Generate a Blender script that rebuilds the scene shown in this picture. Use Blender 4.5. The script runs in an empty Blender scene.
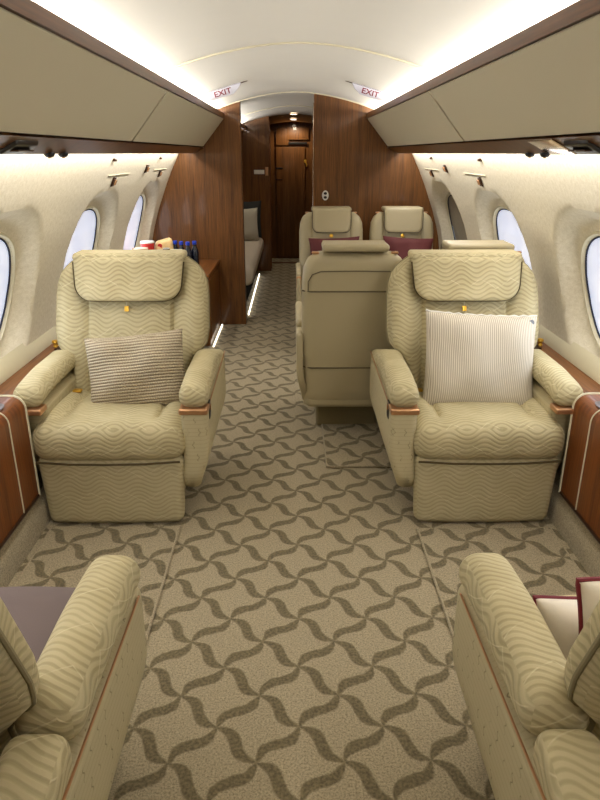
import bpy, bmesh, math, random
from math import sin, cos, pi, sqrt, radians
from mathutils import Vector, Matrix
random.seed(5)
S = bpy.context.scene
COL = S.collection

# ------------------------------------------------------------------ camera
cd = bpy.data.cameras.new('camera'); cam = bpy.data.objects.new('camera', cd); COL.objects.link(cam)
cd.sensor_fit = 'VERTICAL'; cd.sensor_height = 24; cd.sensor_width = 18; cd.lens = 19.5
cam.location = (-.03, 0, 1.45); cam.rotation_euler = (radians(90-20.81), 0, radians(-.66))
cd.clip_start = .02
S.camera = cam
S.view_settings.view_transform = 'Standard'; S.view_settings.look = 'None'
S.view_settings.gamma = 1; S.view_settings.use_curve_mapping = False
S.view_settings.exposure = -0.32
# ------------------------------------------------------------------ world and lights
W = bpy.data.worlds.new('sky'); S.world = W; W.use_nodes = True
W.node_tree.nodes['Background'].inputs[0].default_value = (.78, .86, 1, 1)
W.node_tree.nodes['Background'].inputs[1].default_value = .8
WARM = (1, .84, .62); NEUT = (1, .90, .76); COOL = (1, .96, .90)
def area(name, loc, direction, sx, sy, power, col=NEUT):
    l = bpy.data.lights.new(name, 'AREA'); l.shape = 'RECTANGLE'; l.size = sx; l.size_y = sy
    l.energy = power; l.color = col
    o = bpy.data.objects.new(name, l); COL.objects.link(o); o.location = loc
    d = Vector(direction).normalized()
    z = -d; x = Vector((0, 1, 0)).cross(z).normalized(); y = z.cross(x)   # light's long side runs along the cabin
    m = Matrix((x, y, z)).transposed(); o.rotation_euler = m.to_euler()
    return o
def spot(name, loc, direction, power, angle=70, col=WARM, r=.03, blend=.6):
    l = bpy.data.lights.new(name, 'SPOT'); l.energy = power; l.color = col; l.spot_size = radians(angle)
    l.spot_blend = blend; l.shadow_soft_size = r
    o = bpy.data.objects.new(name, l); COL.objects.link(o); o.location = loc
    o.rotation_euler = Vector(direction).to_track_quat('-Z', 'Y').to_euler(); return o
for s in (-1, 1):
    # LED strips hidden in the cove above the bins, washing the ceiling
    area('cove_led', (s*.665, 2.3, 1.742), (-s*1, 0, .55), .03, 6.8, 52, COOL)
    # LED strips under the bins, washing the side walls
    area('wall_wash_led', (s*.885, 2.3, 1.475), (s*.35, 0, -1), .02, 6.8, 32, COOL)
    # reading lights in the service panel under the bins
    for y in (-.35, .95, 2.45, 3.75):
        spot('reading_light', (s*.80, y, 1.445), (-s*.12, 0, -1), 3, 110, NEUT)
area('cove_led', (-.665, 7.2, 1.742), (1, 0, .55), .03, 2.4, 22, COOL)
for y in (-.9, .55, 1.9, 3.3, 4.7):
    spot('downlight_or_fill', (0, y, 1.885), (0, 0, -1), 4.5, 150, NEUT, .05, .8)  # added fill along the aisle; the ceiling has no lamps here
spot('downlight_or_fill', (0, 9.4, 1.80), (0, .4, -1), 14, 140, WARM)
spot('downlight_or_fill', (-.15, 7.4, 1.87), (0, 0, -1), 16, 140, WARM)  # added fill to brighten the corridor and divan, no fixture above
for s, y in ((-1, 1.2), (1, 1.2), (-1, 2.51), (1, 2.51), (-1, 3.82), (1, 3.82), (-1, 5.14)):
    area('window_daylight', (s*1.24, y, .89), (-s, 0, .1), .42, .55, 3.0, (.82, .9, 1))

# ------------------------------------------------------------------ materials
def mat(name): 
    m = bpy.data.materials.new(name); m.use_nodes = True
    nt = m.node_tree; b = nt.nodes['Principled BSDF']; return m, nt, b
def srgb(r, g, b):
    f = lambda c: (c/255/12.92) if c/255 <= .04045 else ((c/255+.055)/1.055)**2.4
    return (f(r), f(g), f(b), 1)
def math_(nt, op, a, b=None, c=None, clamp=False):
    n = nt.nodes.new('ShaderNodeMath'); n.operation = op; n.use_clamp = clamp
    for i, v in enumerate((a, b, c)):
        if v is None: continue
        if isinstance(v, (int, float)): n.inputs[i].default_value = v
        else: nt.links.new(v, n.inputs[i])
    return n.outputs[0]
def mixc(nt, f, a, b):
    n = nt.nodes.new('ShaderNodeMix'); n.data_type = 'RGBA'
    if isinstance(f, (int, float)): n.inputs[0].default_value = f
    else: nt.links.new(f, n.inputs[0])
    for i, v in ((6, a), (7, b)):
        if isinstance(v, tuple): n.inputs[i].default_value = v
        else: nt.links.new(v, n.inputs[i])
    return n.outputs[2]
def bump(nt, b, h, strength, dist=.002):
    n = nt.nodes.new('ShaderNodeBump'); n.inputs['Strength'].default_value = strength; n.inputs['Distance'].default_value = dist
    nt.links.new(h, n.inputs['Height']); nt.links.new(n.outputs[0], b.inputs['Normal']); return n
def uvxy(nt):
    t = nt.nodes.new('ShaderNodeUVMap'); t.uv_map = 'UVMap'; s = nt.nodes.new('ShaderNodeSeparateXYZ')
    nt.links.new(t.outputs[0], s.inputs[0]); return t.outputs[0], s.outputs[0], s.outputs[1]
def noise(nt, vec, scale, detail=3, mapping=None, rough=.5):
    n = nt.nodes.new('ShaderNodeTexNoise'); n.inputs['Scale'].default_value = scale; n.inputs['Detail'].default_value = detail
    n.inputs['Roughness'].default_value = rough
    if mapping:
        mp = nt.nodes.new('ShaderNodeMapping'); mp.inputs['Scale'].default_value = mapping
        nt.links.new(vec, mp.inputs[0]); vec = mp.outputs[0]
    nt.links.new(vec, n.inputs['Vector']); return n.outputs[0]
def ramp(nt, v, lo, hi):
    n = nt.nodes.new('ShaderNodeMapRange'); nt.links.new(v, n.inputs[0]); n.inputs[1].default_value = lo; n.inputs[2].default_value = hi
    n.clamp = True; return n.outputs[0]

def plain(name, col, rough=.5, metal=0, coat=0, bumps=0, scale=200, var=.06, emit=0, trans=0):
    m, nt, b = mat(name)
    v, u, w = uvxy(nt)
    n = noise(nt, v, scale, 2)
    d = tuple(max(0, c*(1-var)) for c in col[:3])+(1,); l = tuple(min(1, c*(1+var)) for c in col[:3])+(1,)
    nt.links.new(mixc(nt, n, d, l), b.inputs['Base Color'])
    b.inputs['Roughness'].default_value = rough; b.inputs['Metallic'].default_value = metal
    b.inputs['Coat Weight'].default_value = coat; b.inputs['Coat Roughness'].default_value = .08
    b.inputs['Transmission Weight'].default_value = trans
    if bumps: bump(nt, b, n, bumps, .001)
    if emit: b.inputs['Emission Color'].default_value = col; b.inputs['Emission Strength'].default_value = emit
    return m
def wood(name, dark, light, grain='v', rough=.45, coat=.22, spec=.3):
    m, nt, b = mat(name); v, u, w = uvxy(nt)
    sc = (1, .03, 1) if grain == 'v' else (.03, 1, 1)
    n1 = noise(nt, v, 130, 3, sc); n2 = noise(nt, v, 22, 2, sc); n3 = noise(nt, v, 600, 2, sc)
    a = math_(nt, 'ADD', math_(nt, 'MULTIPLY', n1, .45), math_(nt, 'ADD', math_(nt, 'MULTIPLY', n2, .35), math_(nt, 'MULTIPLY', n3, .2)))
    f = ramp(nt, a, .34, .66)
    nt.links.new(mixc(nt, f, dark, light), b.inputs['Base Color'])
    b.inputs['Roughness'].default_value = rough; b.inputs['Coat Weight'].default_value = coat; b.inputs['Coat Roughness'].default_value = .07; b.inputs['Specular IOR Level'].default_value = spec
    return m
def velvet(name, base, hi, lo, stripe=.0155, rough=.75, sheen=.25, bs=.5, flip=False):
    m, nt, b = mat(name); v, u, w = uvxy(nt)
    if flip: u, w = w, u
    # slow drift so the fan shapes wander
    dr = math_(nt, 'MULTIPLY', math_(nt, 'SUBTRACT', noise(nt, v, 6, 1), .5), .35)
    su = math_(nt, 'SINE', math_(nt, 'ADD', math_(nt, 'MULTIPLY', u, 2*pi/.14), dr))
    amp = math_(nt, 'ADD', 1.35, math_(nt, 'MULTIPLY', math_(nt, 'SINE', math_(nt, 'ADD', math_(nt, 'MULTIPLY', w, 2*pi/.13), math_(nt, 'MULTIPLY', u, 2*pi/.45))), .25))
    ph = math_(nt, 'ADD', math_(nt, 'MULTIPLY', w, 2*pi/stripe), math_(nt, 'MULTIPLY', math_(nt, 'MULTIPLY', su, amp), 3.6))
    s = math_(nt, 'ADD', math_(nt, 'MULTIPLY', math_(nt, 'SINE', math_(nt, 'ADD', ph, math_(nt, 'MULTIPLY', dr, 3))), .5), .5)
    s2 = ramp(nt, s, .35, .95)
    # thin pale zig-zag line
    tri = math_(nt, 'PINGPONG', math_(nt, 'ADD', u, .3), .07)
    zz = math_(nt, 'SUBTRACT', math_(nt, 'PINGPONG', math_(nt, 'ADD', math_(nt, 'SUBTRACT', w, math_(nt, 'MULTIPLY', tri, .75)), math_(nt, 'MULTIPLY', su, .006)), .055), 0)
    line = ramp(nt, zz, .0028, .0008)
    line = math_(nt, 'MULTIPLY', line, ramp(nt, noise(nt, v, 22, 2), .36, .5))
    fib = noise(nt, v, 900, 2)
    c = mixc(nt, math_(nt, 'MULTIPLY', s2, .62), base, lo)
    c = mixc(nt, math_(nt, 'MULTIPLY', line, .5), c, hi)
    c = mixc(nt, math_(nt, 'MULTIPLY', ramp(nt, noise(nt, v, 9, 2), .35, .75), .3), c, hi)
    c = mixc(nt, math_(nt, 'MULTIPLY', ramp(nt, fib, .3, .8), .2), c, lo)
    nt.links.new(c, b.inputs['Base Color'])
    b.inputs['Roughness'].default_value = rough
    b.inputs['Sheen Weight'].default_value = sheen; b.inputs['Sheen Roughness'].default_value = .4
    b.inputs['Sheen Tint'].default_value = hi
    h = math_(nt, 'ADD', math_(nt, 'SUBTRACT', 1, s2), math_(nt, 'ADD', math_(nt, 'MULTIPLY', line, .8), math_(nt, 'MULTIPLY', fib, .15)))
    bump(nt, b, h, bs, .002)
    return m
M = {}
M['velvet'] = velvet('olive velvet', srgb(186, 173, 134), srgb(222, 212, 174), srgb(142, 130, 92), stripe=.0185)
M['velvet_flat'] = velvet('olive velvet side', srgb(182, 170, 134), srgb(204, 192, 156), srgb(152, 140, 104), stripe=.0185, bs=.3, sheen=.15)
def shell_fabric():
    m, nt, b = mat('stitched shell fabric'); v, u, w = uvxy(nt)
    dr = math_(nt, 'MULTIPLY', math_(nt, 'SUBTRACT', noise(nt, v, 7, 2), .5), 2.5)
    ln = math_(nt, 'SINE', math_(nt, 'ADD', math_(nt, 'MULTIPLY', w, 2*pi/.017), dr)); ln = ramp(nt, ln, .55, 1)
    row = math_(nt, 'FLOOR', math_(nt, 'DIVIDE', w, .055))
    uu = math_(nt, 'PINGPONG', math_(nt, 'ADD', math_(nt, 'ADD', u, math_(nt, 'MULTIPLY', row, .017)), math_(nt, 'MULTIPLY', math_(nt, 'SINE', math_(nt, 'MULTIPLY', w, 2*pi/.022)), .0035)), .022)
    mk_ = math_(nt, 'MULTIPLY', ramp(nt, uu, .0022, .0006), ramp(nt, math_(nt, 'PINGPONG', w, .0275), .010, .014))
    mk_ = math_(nt, 'MULTIPLY', mk_, ramp(nt, noise(nt, v, 16, 1), .45, .55))
    fib = noise(nt, v, 700, 2)
    c = mixc(nt, fib, srgb(178, 166, 130), srgb(192, 180, 144))
    c = mixc(nt, math_(nt, 'MULTIPLY', ln, .2), c, srgb(138, 126, 90)); c = mixc(nt, math_(nt, 'MULTIPLY', mk_, .7), c, srgb(104, 92, 62))
    nt.links.new(c, b.inputs['Base Color']); b.inputs['Roughness'].default_value = .8
    bump(nt, b, math_(nt, 'SUBTRACT', fib, math_(nt, 'MULTIPLY', ln, .5)), .25, .0015); return m
M['shell'] = shell_fabric()
M['piping'] = plain('dark piping', srgb(74, 62, 36), 1)
M['piping_light'] = plain('olive piping', srgb(140, 130, 98), .8, bumps=.5, scale=400)
M['leather'] = plain('beige leather', srgb(174, 162, 130), .42, bumps=.25, scale=350, var=.05)
M['leather_dark'] = plain('beige leather seam', srgb(96, 86, 62), .6)
M['copper'] = plain('brushed copper', srgb(196, 150, 110), .32, .75)
M['dark'] = plain('dark plastic', srgb(24, 20, 18), .35)
M['wood'] = wood('walnut veneer', srgb(66, 38, 13), srgb(126, 80, 34))
M['wood_h'] = wood('walnut veneer along', srgb(66, 34, 12), srgb(118, 68, 28), 'u')
M['sign'] = plain('sign plate', srgb(186, 184, 194), .4)
M['pedestal'] = plain('pedestal cover', srgb(128, 116, 84), .9)
M['lip'] = wood('dark walnut lip', srgb(56, 31, 12), srgb(102, 62, 28), 'u', .35, .0, .12)
M['wood_ledge'] = wood('walnut ledge', srgb(80, 38, 10), srgb(134, 74, 26), 'v')
M['wood_ledge_t'] = wood('walnut ledge top', srgb(88, 48, 16), srgb(142, 88, 38), 'v', .4, .15)
M['cream'] = plain('cream lacquer', srgb(206, 198, 170), .55, var=.02, scale=30)
M['bin'] = plain('cream vinyl bin panel', srgb(200, 192, 168), .55, var=.02, bumps=.1, scale=500)
M['bronze_wood'] = plain('glossy brown header', srgb(104, 84, 62), .3, coat=.5)
M['ceil'] = plain('ceiling headliner', srgb(222, 218, 208), .8, var=.015, scale=8)
M['white'] = plain('white plastic', srgb(225, 222, 212), .4)
M['satin_white'] = plain('ivory satin', srgb(226, 216, 200), .45, bumps=.2, scale=60)
M['burgundy'] = plain('burgundy', srgb(110, 18, 34), .6)
M['burg_cushion'] = plain('burgundy cushion cloth', srgb(92, 36, 38), .75, bumps=.3, scale=300)
M['gold'] = plain('gold', srgb(226, 178, 70), .3, .8)
M['blue_cap'] = plain('blue cap', srgb(24, 62, 190), .4)
M['red'] = plain('red paper', srgb(196, 44, 36), .5)
M['bag'] = plain('snack bag foil', srgb(226, 190, 130), .35, .1, bumps=.6, scale=60, var=.2)
M['beige_food'] = plain('beige snack', srgb(222, 190, 160), .7, var=.2, scale=80)
M['water'] = plain('dark water bottle', srgb(20, 24, 38), .2)
M['chrome'] = plain('polished bronze', srgb(190, 170, 150), .12, .95)
M['bronze'] = plain('dark bronze', srgb(66, 44, 30), .3, .6)
M['grey_cloth'] = plain('grey pillow cloth', srgb(190, 186, 172), .8, bumps=.3)
M['black_cloth'] = plain('black cloth', srgb(34, 36, 36), .8)
M['led'] = plain('lit LED strip', (1, .93, .80, 1), .5, emit=3.5)
M['led_face'] = plain('lit lamp lens', (1, .9, .72, 1), .5, emit=9)
M['mauve'] = plain('mauve blanket', srgb(108, 94, 91), .9, bumps=.4, scale=500, var=.08)
M['frame'] = plain('window frame grey', srgb(120, 124, 132), .4)
M['rubber'] = plain('window seal', srgb(44, 46, 62), .9)

def wallmat():
    m, nt, b = mat('textured cream wallcovering'); v, u, w = uvxy(nt)
    n = noise(nt, v, 55, 4, rough=.7); n2 = noise(nt, v, 260, 3)
    f = math_(nt, 'ADD', math_(nt, 'MULTIPLY', n, .6), math_(nt, 'MULTIPLY', n2, .4))
    nt.links.new(mixc(nt, ramp(nt, f, .35, .65), srgb(202, 192, 166), srgb(228, 220, 200)), b.inputs['Base Color'])
    b.inputs['Roughness'].default_value = .6; bump(nt, b, f, .5, .002); return m
M['wall'] = wallmat()
def carpet(name, pattern=True, tint=1.0):
    m, nt, b = mat(name)
    g = nt.nodes.new('ShaderNodeNewGeometry'); s = nt.nodes.new('ShaderNodeSeparateXYZ'); nt.links.new(g.outputs['Position'], s.inputs[0])
    x, y = s.outputs[0], s.outputs[1]
    vec = g.outputs['Position']
    fib = noise(nt, vec, 170, 5, rough=.85); fib2 = noise(nt, vec, 120, 3)
    L = srgb(176, 162, 132); L2 = srgb(110, 98, 72); D = srgb(114, 101, 70); D2 = srgb(76, 66, 41)
    light = mixc(nt, ramp(nt, fib, .36, .6), L2, L)
    if pattern:
        wob = math_(nt, 'MULTIPLY', math_(nt, 'SUBTRACT', noise(nt, vec, 30, 2), .5), .05)
        xx = math_(nt, 'ADD', math_(nt, 'DIVIDE', math_(nt, 'ADD', x, .128), .2245), wob)
        yy = math_(nt, 'SUBTRACT', math_(nt, 'DIVIDE', math_(nt, 'SUBTRACT', y, 1.438), .2185), wob)
        a = math_(nt, 'ADD', xx, yy); bb = math_(nt, 'SUBTRACT', yy, xx)
        def blade(p, q, sgn):
            off = math_(nt, 'MULTIPLY', math_(nt, 'SINE', math_(nt, 'MULTIPLY', p, 2*pi)), .085*sgn)
            d = math_(nt, 'PINGPONG', math_(nt, 'SUBTRACT', q, off), .5)
            w = math_(nt, 'POWER', math_(nt, 'ABSOLUTE', math_(nt, 'SINE', math_(nt, 'MULTIPLY', p, pi))), .75)
            w = math_(nt, 'ADD', math_(nt, 'MULTIPLY', w, .104), .014)
            return ramp(nt, math_(nt, 'SUBTRACT', w, d), -.02, .02)
        msk = math_(nt, 'MAXIMUM', blade(a, bb, 1), blade(bb, a, -1))
        darkc = mixc(nt, ramp(nt, fib2, .35, .65), D2, D)
        c = mixc(nt, math_(nt, 'MULTIPLY', msk, .92), light, darkc)
    else: c = light
    nt.links.new(c, b.inputs['Base Color']); b.inputs['Roughness'].default_value = .95
    b.inputs['Sheen Weight'].default_value = .15
    bump(nt, b, fib, .5, .003); return m
M['carpet'] = carpet('swirl carpet'); M['carpet_plain'] = carpet('plain carpet', False)

def knit():
    m, nt, b = mat('chunky knit'); v, u, w = uvxy(nt)
    row = math_(nt, 'MULTIPLY', w, 2*pi/.0125)
    st = math_(nt, 'SINE', math_(nt, 'ADD', math_(nt, 'MULTIPLY', u, 2*pi/.0105), math_(nt, 'MULTIPLY', math_(nt, 'FLOOR', math_(nt, 'DIVIDE', w, .0155)), pi)))
    r = math_(nt, 'ABSOLUTE', math_(nt, 'SINE', math_(nt, 'MULTIPLY', row, .5)))
    h = math_(nt, 'ADD', r, math_(nt, 'MULTIPLY', math_(nt, 'MULTIPLY', st, r), .2))
    nt.links.new(mixc(nt, ramp(nt, h, .15, .85), srgb(124, 108, 84), srgb(194, 180, 154)), b.inputs['Base Color'])
    b.inputs['Roughness'].default_value = .9; bump(nt, b, h, 1, .004); return m
def ribbed():
    m, nt, b = mat('fine ribbed cloth'); v, u, w = uvxy(nt)
    h = math_(nt, 'ADD', math_(nt, 'MULTIPLY', math_(nt, 'SINE', math_(nt, 'ADD', math_(nt, 'MULTIPLY', u, 2*pi/.0085), math_(nt, 'MULTIPLY', noise(nt, v, 12, 2), 3))), .5), .5)
    nt.links.new(mixc(nt, ramp(nt, h, .1, .8), srgb(172, 160, 142), srgb(218, 210, 194)), b.inputs['Base Color'])
    b.inputs['Roughness'].default_value = .85; bump(nt, b, h, .6, .002); return m
M['knit'] = knit(); M['ribbed'] = ribbed()
def shade(name, c1, c2, e):
    m, nt, b = mat(name); v, u, w = uvxy(nt)
    h = math_(nt, 'SINE', math_(nt, 'MULTIPLY', w, 2*pi/.012))
    n = noise(nt, v, 7, 3)
    c = mixc(nt, ramp(nt, math_(nt, 'ADD', math_(nt, 'MULTIPLY', h, .1), n), .3, .75), c1, c2)
    nt.links.new(c, b.inputs['Base Color']); nt.links.new(c, b.inputs['Emission Color']); b.inputs['Emission Strength'].default_value = e
    b.inputs['Roughness'].default_value = .35; return m
M['pane'] = shade('daylit pleated shade', srgb(200, 208, 234), srgb(236, 240, 253), .8)
M['pane_off'] = shade('closed dim shade', srgb(120, 112, 96), srgb(140, 132, 112), .03)

# ------------------------------------------------------------------ mesh helpers
class MB:
    def __init__(s): s.v = []; s.f = []
    def add(s, vs, fs):
        o = len(s.v); s.v += [tuple(p) for p in vs]; s.f += [tuple(i+o for i in f) for f in fs]; return s
    def tf(s, fn): s.v = [tuple(fn(*p)) for p in s.v]; return s
    def move(s, dx, dy, dz): return s.tf(lambda x, y, z: (x+dx, y+dy, z+dz))
def axis_samples(h, r, n, k=3):
    a = [-h + r*(1-cos(i/k*pi/2))*1.0 for i in range(k)] if r > 0 else []
    a = [-h] + [-h + r*(i/k) for i in range(1, k)] if r > 0 else [-h]
    inner = [-(h-r) + 2*(h-r)*i/n for i in range(n+1)] if r > 0 else [-h+2*h*i/n for i in range(1, n)]
    return a + inner + [-q for q in reversed(a)]
def rbox(c, size, r=.01, n=2, fn=None):
    """box with rounded edges; fn(x,y,z) bends it in its own centred coordinates"""
    hx, hy, hz = [q/2 for q in size]; r = min(r, hx*.98, hy*.98, hz*.98)
    if isinstance(n, int): n = (n, n, n)
    ax = [axis_samples(h, r, m) for h, m in zip((hx, hy, hz), n)]
    vs = []; fs = []; idx = {}
    def V(i, j, k):
        key = (i, j, k)
        if key not in idx:
            p = Vector((ax[0][i], ax[1][j], ax[2][k]))
            q = Vector((max(-hx+r, min(hx-r, p.x)), max(-hy+r, min(hy-r, p.y)), max(-hz+r, min(hz-r, p.z))))
            d = p-q
            if d.length > 1e-9:
                # equal-angle distribution
                dd = Vector([math.tan(abs(t)/r*pi/4)*(1 if t > 0 else -1) for t in d]) if r > 0 else d
                p = q + dd.normalized()*r
            idx[key] = len(vs); vs.append(p)
        return idx[key]
    N = [len(a) for a in ax]
    for k in (0, N[2]-1):
        for i in range(N[0]-1):
            for j in range(N[1]-1):
                q = [V(i, j, k), V(i+1, j, k), V(i+1, j+1, k), V(i, j+1, k)]; fs.append(q if k else q[::-1])
    for j in (0, N[1]-1):
        for i in range(N[0]-1):
            for k in range(N[2]-1):
                q = [V(i, j, k), V(i+1, j, k), V(i+1, j, k+1), V(i, j, k+1)]; fs.append(q[::-1] if j else q)
    for i in (0, N[0]-1):
        for j in range(N[1]-1):
            for k in range(N[2]-1):
                q = [V(i, j, k), V(i, j+1, k), V(i, j+1, k+1), V(i, j, k+1)]; fs.append(q if i else q[::-1])
    m = MB().add(vs, fs)
    if fn: m.tf(fn)
    return m.move(*c)
def tube(pts, r, n=8, closed=False):
    vs = []; fs = []; P = [Vector(p) for p in pts]; L = len(P)
    prev = None
    for i, p in enumerate(P):
        a = P[i-1] if (i or closed) else p; b = P[(i+1) % L] if (i < L-1 or closed) else p
        t = (b-a).normalized()
        if prev is None:
            u = t.cross(Vector((0, 0, 1)));
            if u.length < 1e-3: u = t.cross(Vector((1, 0, 0)))
        else: u = prev - t*prev.dot(t)
        u.normalize(); w = t.cross(u); prev = u
        for k in range(n):
            an = 2*pi*k/n; vs.append(p + (u*cos(an)+w*sin(an))*r)
    for i in range(L if closed else L-1):
        for k in range(n):
            a = i*n+k; b = i*n+(k+1) % n; c = ((i+1) % L)*n+(k+1) % n; d = ((i+1) % L)*n+k
            fs.append((a, b, c, d))
    if not closed: fs.append(tuple(range(n))[::-1]); fs.append(tuple((L-1)*n+k for k in range(n)))
    return MB().add(vs, fs)
def lathe(prof, c=(0, 0, 0), n=16):
    vs = []; fs = []
    for (r, z) in prof:
        for k in range(n): vs.append((c[0]+r*cos(2*pi*k/n), c[1]+r*sin(2*pi*k/n), c[2]+z))
    for i in range(len(prof)-1):
        for k in range(n): fs.append((i*n+k, i*n+(k+1) % n, (i+1)*n+(k+1) % n, (i+1)*n+k))
    fs.append(tuple(range(n))[::-1]); fs.append(tuple((len(prof)-1)*n+k for k in range(n)))
    return MB().add(vs, fs)
def slab(z0, z1, half, front, back, nu=40, nv=30, p=10, cx=None, nmid=0):
    """upholstered slab standing in x-z: half(z) half width, front/back(x,z) depth either side of y=0"""
    vs = []; fs = []; g = {}
    def samp(n): return [sin(pi/2*(2*i/n-1)) for i in range(n+1)]
    U = samp(nu); Vv = samp(nv)
    for side in (0, 1):
        for j, v in enumerate(Vv):
            z = z0+(z1-z0)*(v+1)/2; h = half(z)
            for i, u in enumerate(U):
                edge = i in (0, nu) or j in (0, nv)
                if side and edge: g[1, i, j] = g[0, i, j]; continue
                x = u*h + (cx(z) if cx else 0)
                e = sqrt(max(0, 1-abs(u)**p))*sqrt(max(0, 1-abs(v)**p))
                y = -e*front(x, z) if side == 0 else e*back(x, z)
                g[side, i, j] = len(vs); vs.append((x, y, z))
    for side in (0, 1):
        for j in range(nv):
            for i in range(nu):
                q = (g[side, i, j], g[side, i+1, j], g[side, i+1, j+1], g[side, i, j+1])
                fs.append(q if side == 0 else q[::-1])
    return MB().add(vs, fs)
def throw(hx, hz, t, pinch=.07, n=24, wr=.006, seed=0):
    """throw pillow standing in x-z, puffed in y"""
    rnd = random.Random(seed); ph = [rnd.uniform(0, 6) for _ in range(6)]
    def pos(u, v, s):
        x = hx*u*(1-pinch*(1-v*v)); z = hz*v*(1-pinch*(1-u*u))
        e = (max(0, 1-abs(u)**3.2)*max(0, 1-abs(v)**3.2))**.55
        y = s*t*e + wr*e*(sin(7*u+ph[0]+2*v)+sin(5*v+ph[1]-3*u)*.7)
        return (x, y, z)
    vs = []; fs = []; g = {}
    for s in (-1, 1):
        for j in range(n+1):
            for i in range(n+1):
                if s == 1 and (i in (0, n) or j in (0, n)): g[s, i, j] = g[-1, i, j]; continue
                u = sin(pi/2*(2*i/n-1)); v = sin(pi/2*(2*j/n-1))
                g[s, i, j] = len(vs); vs.append(pos(u, v, s))
    for s in (-1, 1):
        for j in range(n):
            for i in range(n):
                q = (g[s, i, j], g[s, i+1, j], g[s, i+1, j+1], g[s, i, j+1]); fs.append(q if s < 0 else q[::-1])
    rim = []
    K = 24
    for i in range(K): rim.append(pos(2*i/K-1, -1, 0))
    for i in range(K): rim.append(pos(1, 2*i/K-1, 0))
    for i in range(K): rim.append(pos(1-2*i/K, 1, 0))
    for i in range(K): rim.append(pos(-1, 1-2*i/K, 0))
    return MB().add(vs, fs), rim
def sweep(prof, y0, y1, ny=1, closed=False):
    vs = []; fs = []; n = len(prof)
    for j in range(ny+1):
        y = y0+(y1-y0)*j/ny
        for x, z in prof: vs.append((x, y, z))
    for j in range(ny):
        for i in range(n if closed else n-1):
            fs.append((j*n+i, j*n+(i+1) % n, (j+1)*n+(i+1) % n, (j+1)*n+i))
    if closed: fs.append(tuple(range(n))[::-1]); fs.append(tuple(ny*n+i for i in range(n)))
    return MB().add(vs, fs)
def prism_y(outline, y0, y1): return sweep(outline, y0, y1, 1, True)
def mk(name, mb, m, parent=None, smooth=True, auto=35, rot=None, loc=None):
    me = bpy.data.meshes.new(name); me.from_pydata(mb.v, [], mb.f); me.update()
    bm = bmesh.new(); bm.from_mesh(me); bmesh.ops.recalc_face_normals(bm, faces=bm.faces)
    uv = bm.loops.layers.uv.new('UVMap')
    for f in bm.faces:
        n = f.normal; a = max(range(3), key=lambda i: abs(n[i])*(1.25 if i == 1 else 1))
        for l in f.loops:
            p = l.vert.co
            l[uv].uv = ((p.y, p.z) if a == 0 else (p.x, p.z) if a == 1 else (p.x, -p.y))
        f.smooth = smooth
    if smooth:
        for e in bm.edges:
            if len(e.link_faces) == 2 and e.calc_face_angle(0) > radians(auto): e.smooth = False
    bm.to_mesh(me); bm.free()
    me.materials.append(m if not isinstance(m, str) else M[m])
    o = bpy.data.objects.new(name, me); COL.objects.link(o)
    if parent: o.parent = parent
    if rot: o.rotation_euler = rot
    if loc: o.location = loc
    return o
def thing(name, label, cat, loc=(0, 0, 0), rz=0, group=None):
    o = bpy.data.objects.new(name, None); COL.objects.link(o); o.location = loc; o.rotation_euler = (0, 0, rz)
    o.empty_display_size = .1
    return tag(o, label, cat, group)
def tag(o, label, cat, group=None):
    o['label'] = label; o['category'] = cat
    if group: o['group'] = group
    return o
def struct(name, mb, m, smooth=True, auto=35):
    o = mk(name, mb, m, smooth=smooth, auto=auto); o['kind'] = 'structure'; return o
def dup(root, loc, rz, label, group=None):
    def cp(o, parent):
        c = o.copy(); COL.objects.link(c); c.parent = parent
        for ch in list(o.children): cp(ch, c)
        return c
    r = cp(root, None); r.location = loc; r.rotation_euler = (0, 0, rz); r['label'] = label
    if group: r['group'] = group
    return r

# ------------------------------------------------------------------ the cabin shell
Y0, YB, YD2, YE = -1.6, 5.75, 8.6, 9.7
WP = [(1.255, .56), (1.25, .66), (1.235, .76), (1.21, .86), (1.165, 1.0), (1.125, 1.1), (1.085, 1.2), (1.03, 1.32), (.96, 1.455), (.93, 1.51)]
def wall_x(z):
    for (x0, z0), (x1, z1) in zip(WP, WP[1:]):
        if z <= z1: return x0+(x1-x0)*(z-z0)/(z1-z0)
    return WP[-1][0]
WINS = [-.11, 1.2, 2.51, 3.82, 5.14]; WZ = .885
def wall(side, y0, y1, wins):
    ys = []; y = y0; n = round((y1-y0)/.022)
    ys = [y0+(y1-y0)*i/n for i in range(n+1)]; zs = [.56+.95*i/44 for i in range(45)]
    def win(y):
        return min(wins, key=lambda w: abs(w-y)) if wins else 99
    vs = []; fs = []
    for y in ys:
        c = win(y)
        for z in zs:
            x = wall_x(z)
            rho = (abs((y-c)/.465)**2.5+abs((z-WZ)/.37)**2.5)**(1/2.5)
            t = max(0, min(1, (1-rho)/.14)); t = t*t*(3-2*t)
            vs.append((side*(x+.075*t), y, z))
    nz = len(zs)
    for i in range(len(ys)-1):
        for j in range(nz-1):
            yc = (ys[i]+ys[i+1])/2; zc = (zs[j]+zs[j+1])/2; c = win(yc)
            if (abs((yc-c)/.365)**2.3+abs((zc-WZ)/.272)**2.3) < 1: continue
            fs.append((i*nz+j, (i+1)*nz+j, (i+1)*nz+j+1, i*nz+j+1))
    return MB().add(vs, fs)
def sup(t, a, b, e=2.3):
    c, s = cos(t), sin(t); return (a*abs(c)**(2/e)*(1 if c >= 0 else -1), b*abs(s)**(2/e)*(1 if s >= 0 else -1))
struct('floor', MB().add([(-1.4, Y0, 0), (1.4, Y0, 0), (1.4, YE+.3, 0), (-1.4, YE+.3, 0)], [(0, 1, 2, 3)]), 'carpet')
nwin = 0
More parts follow.
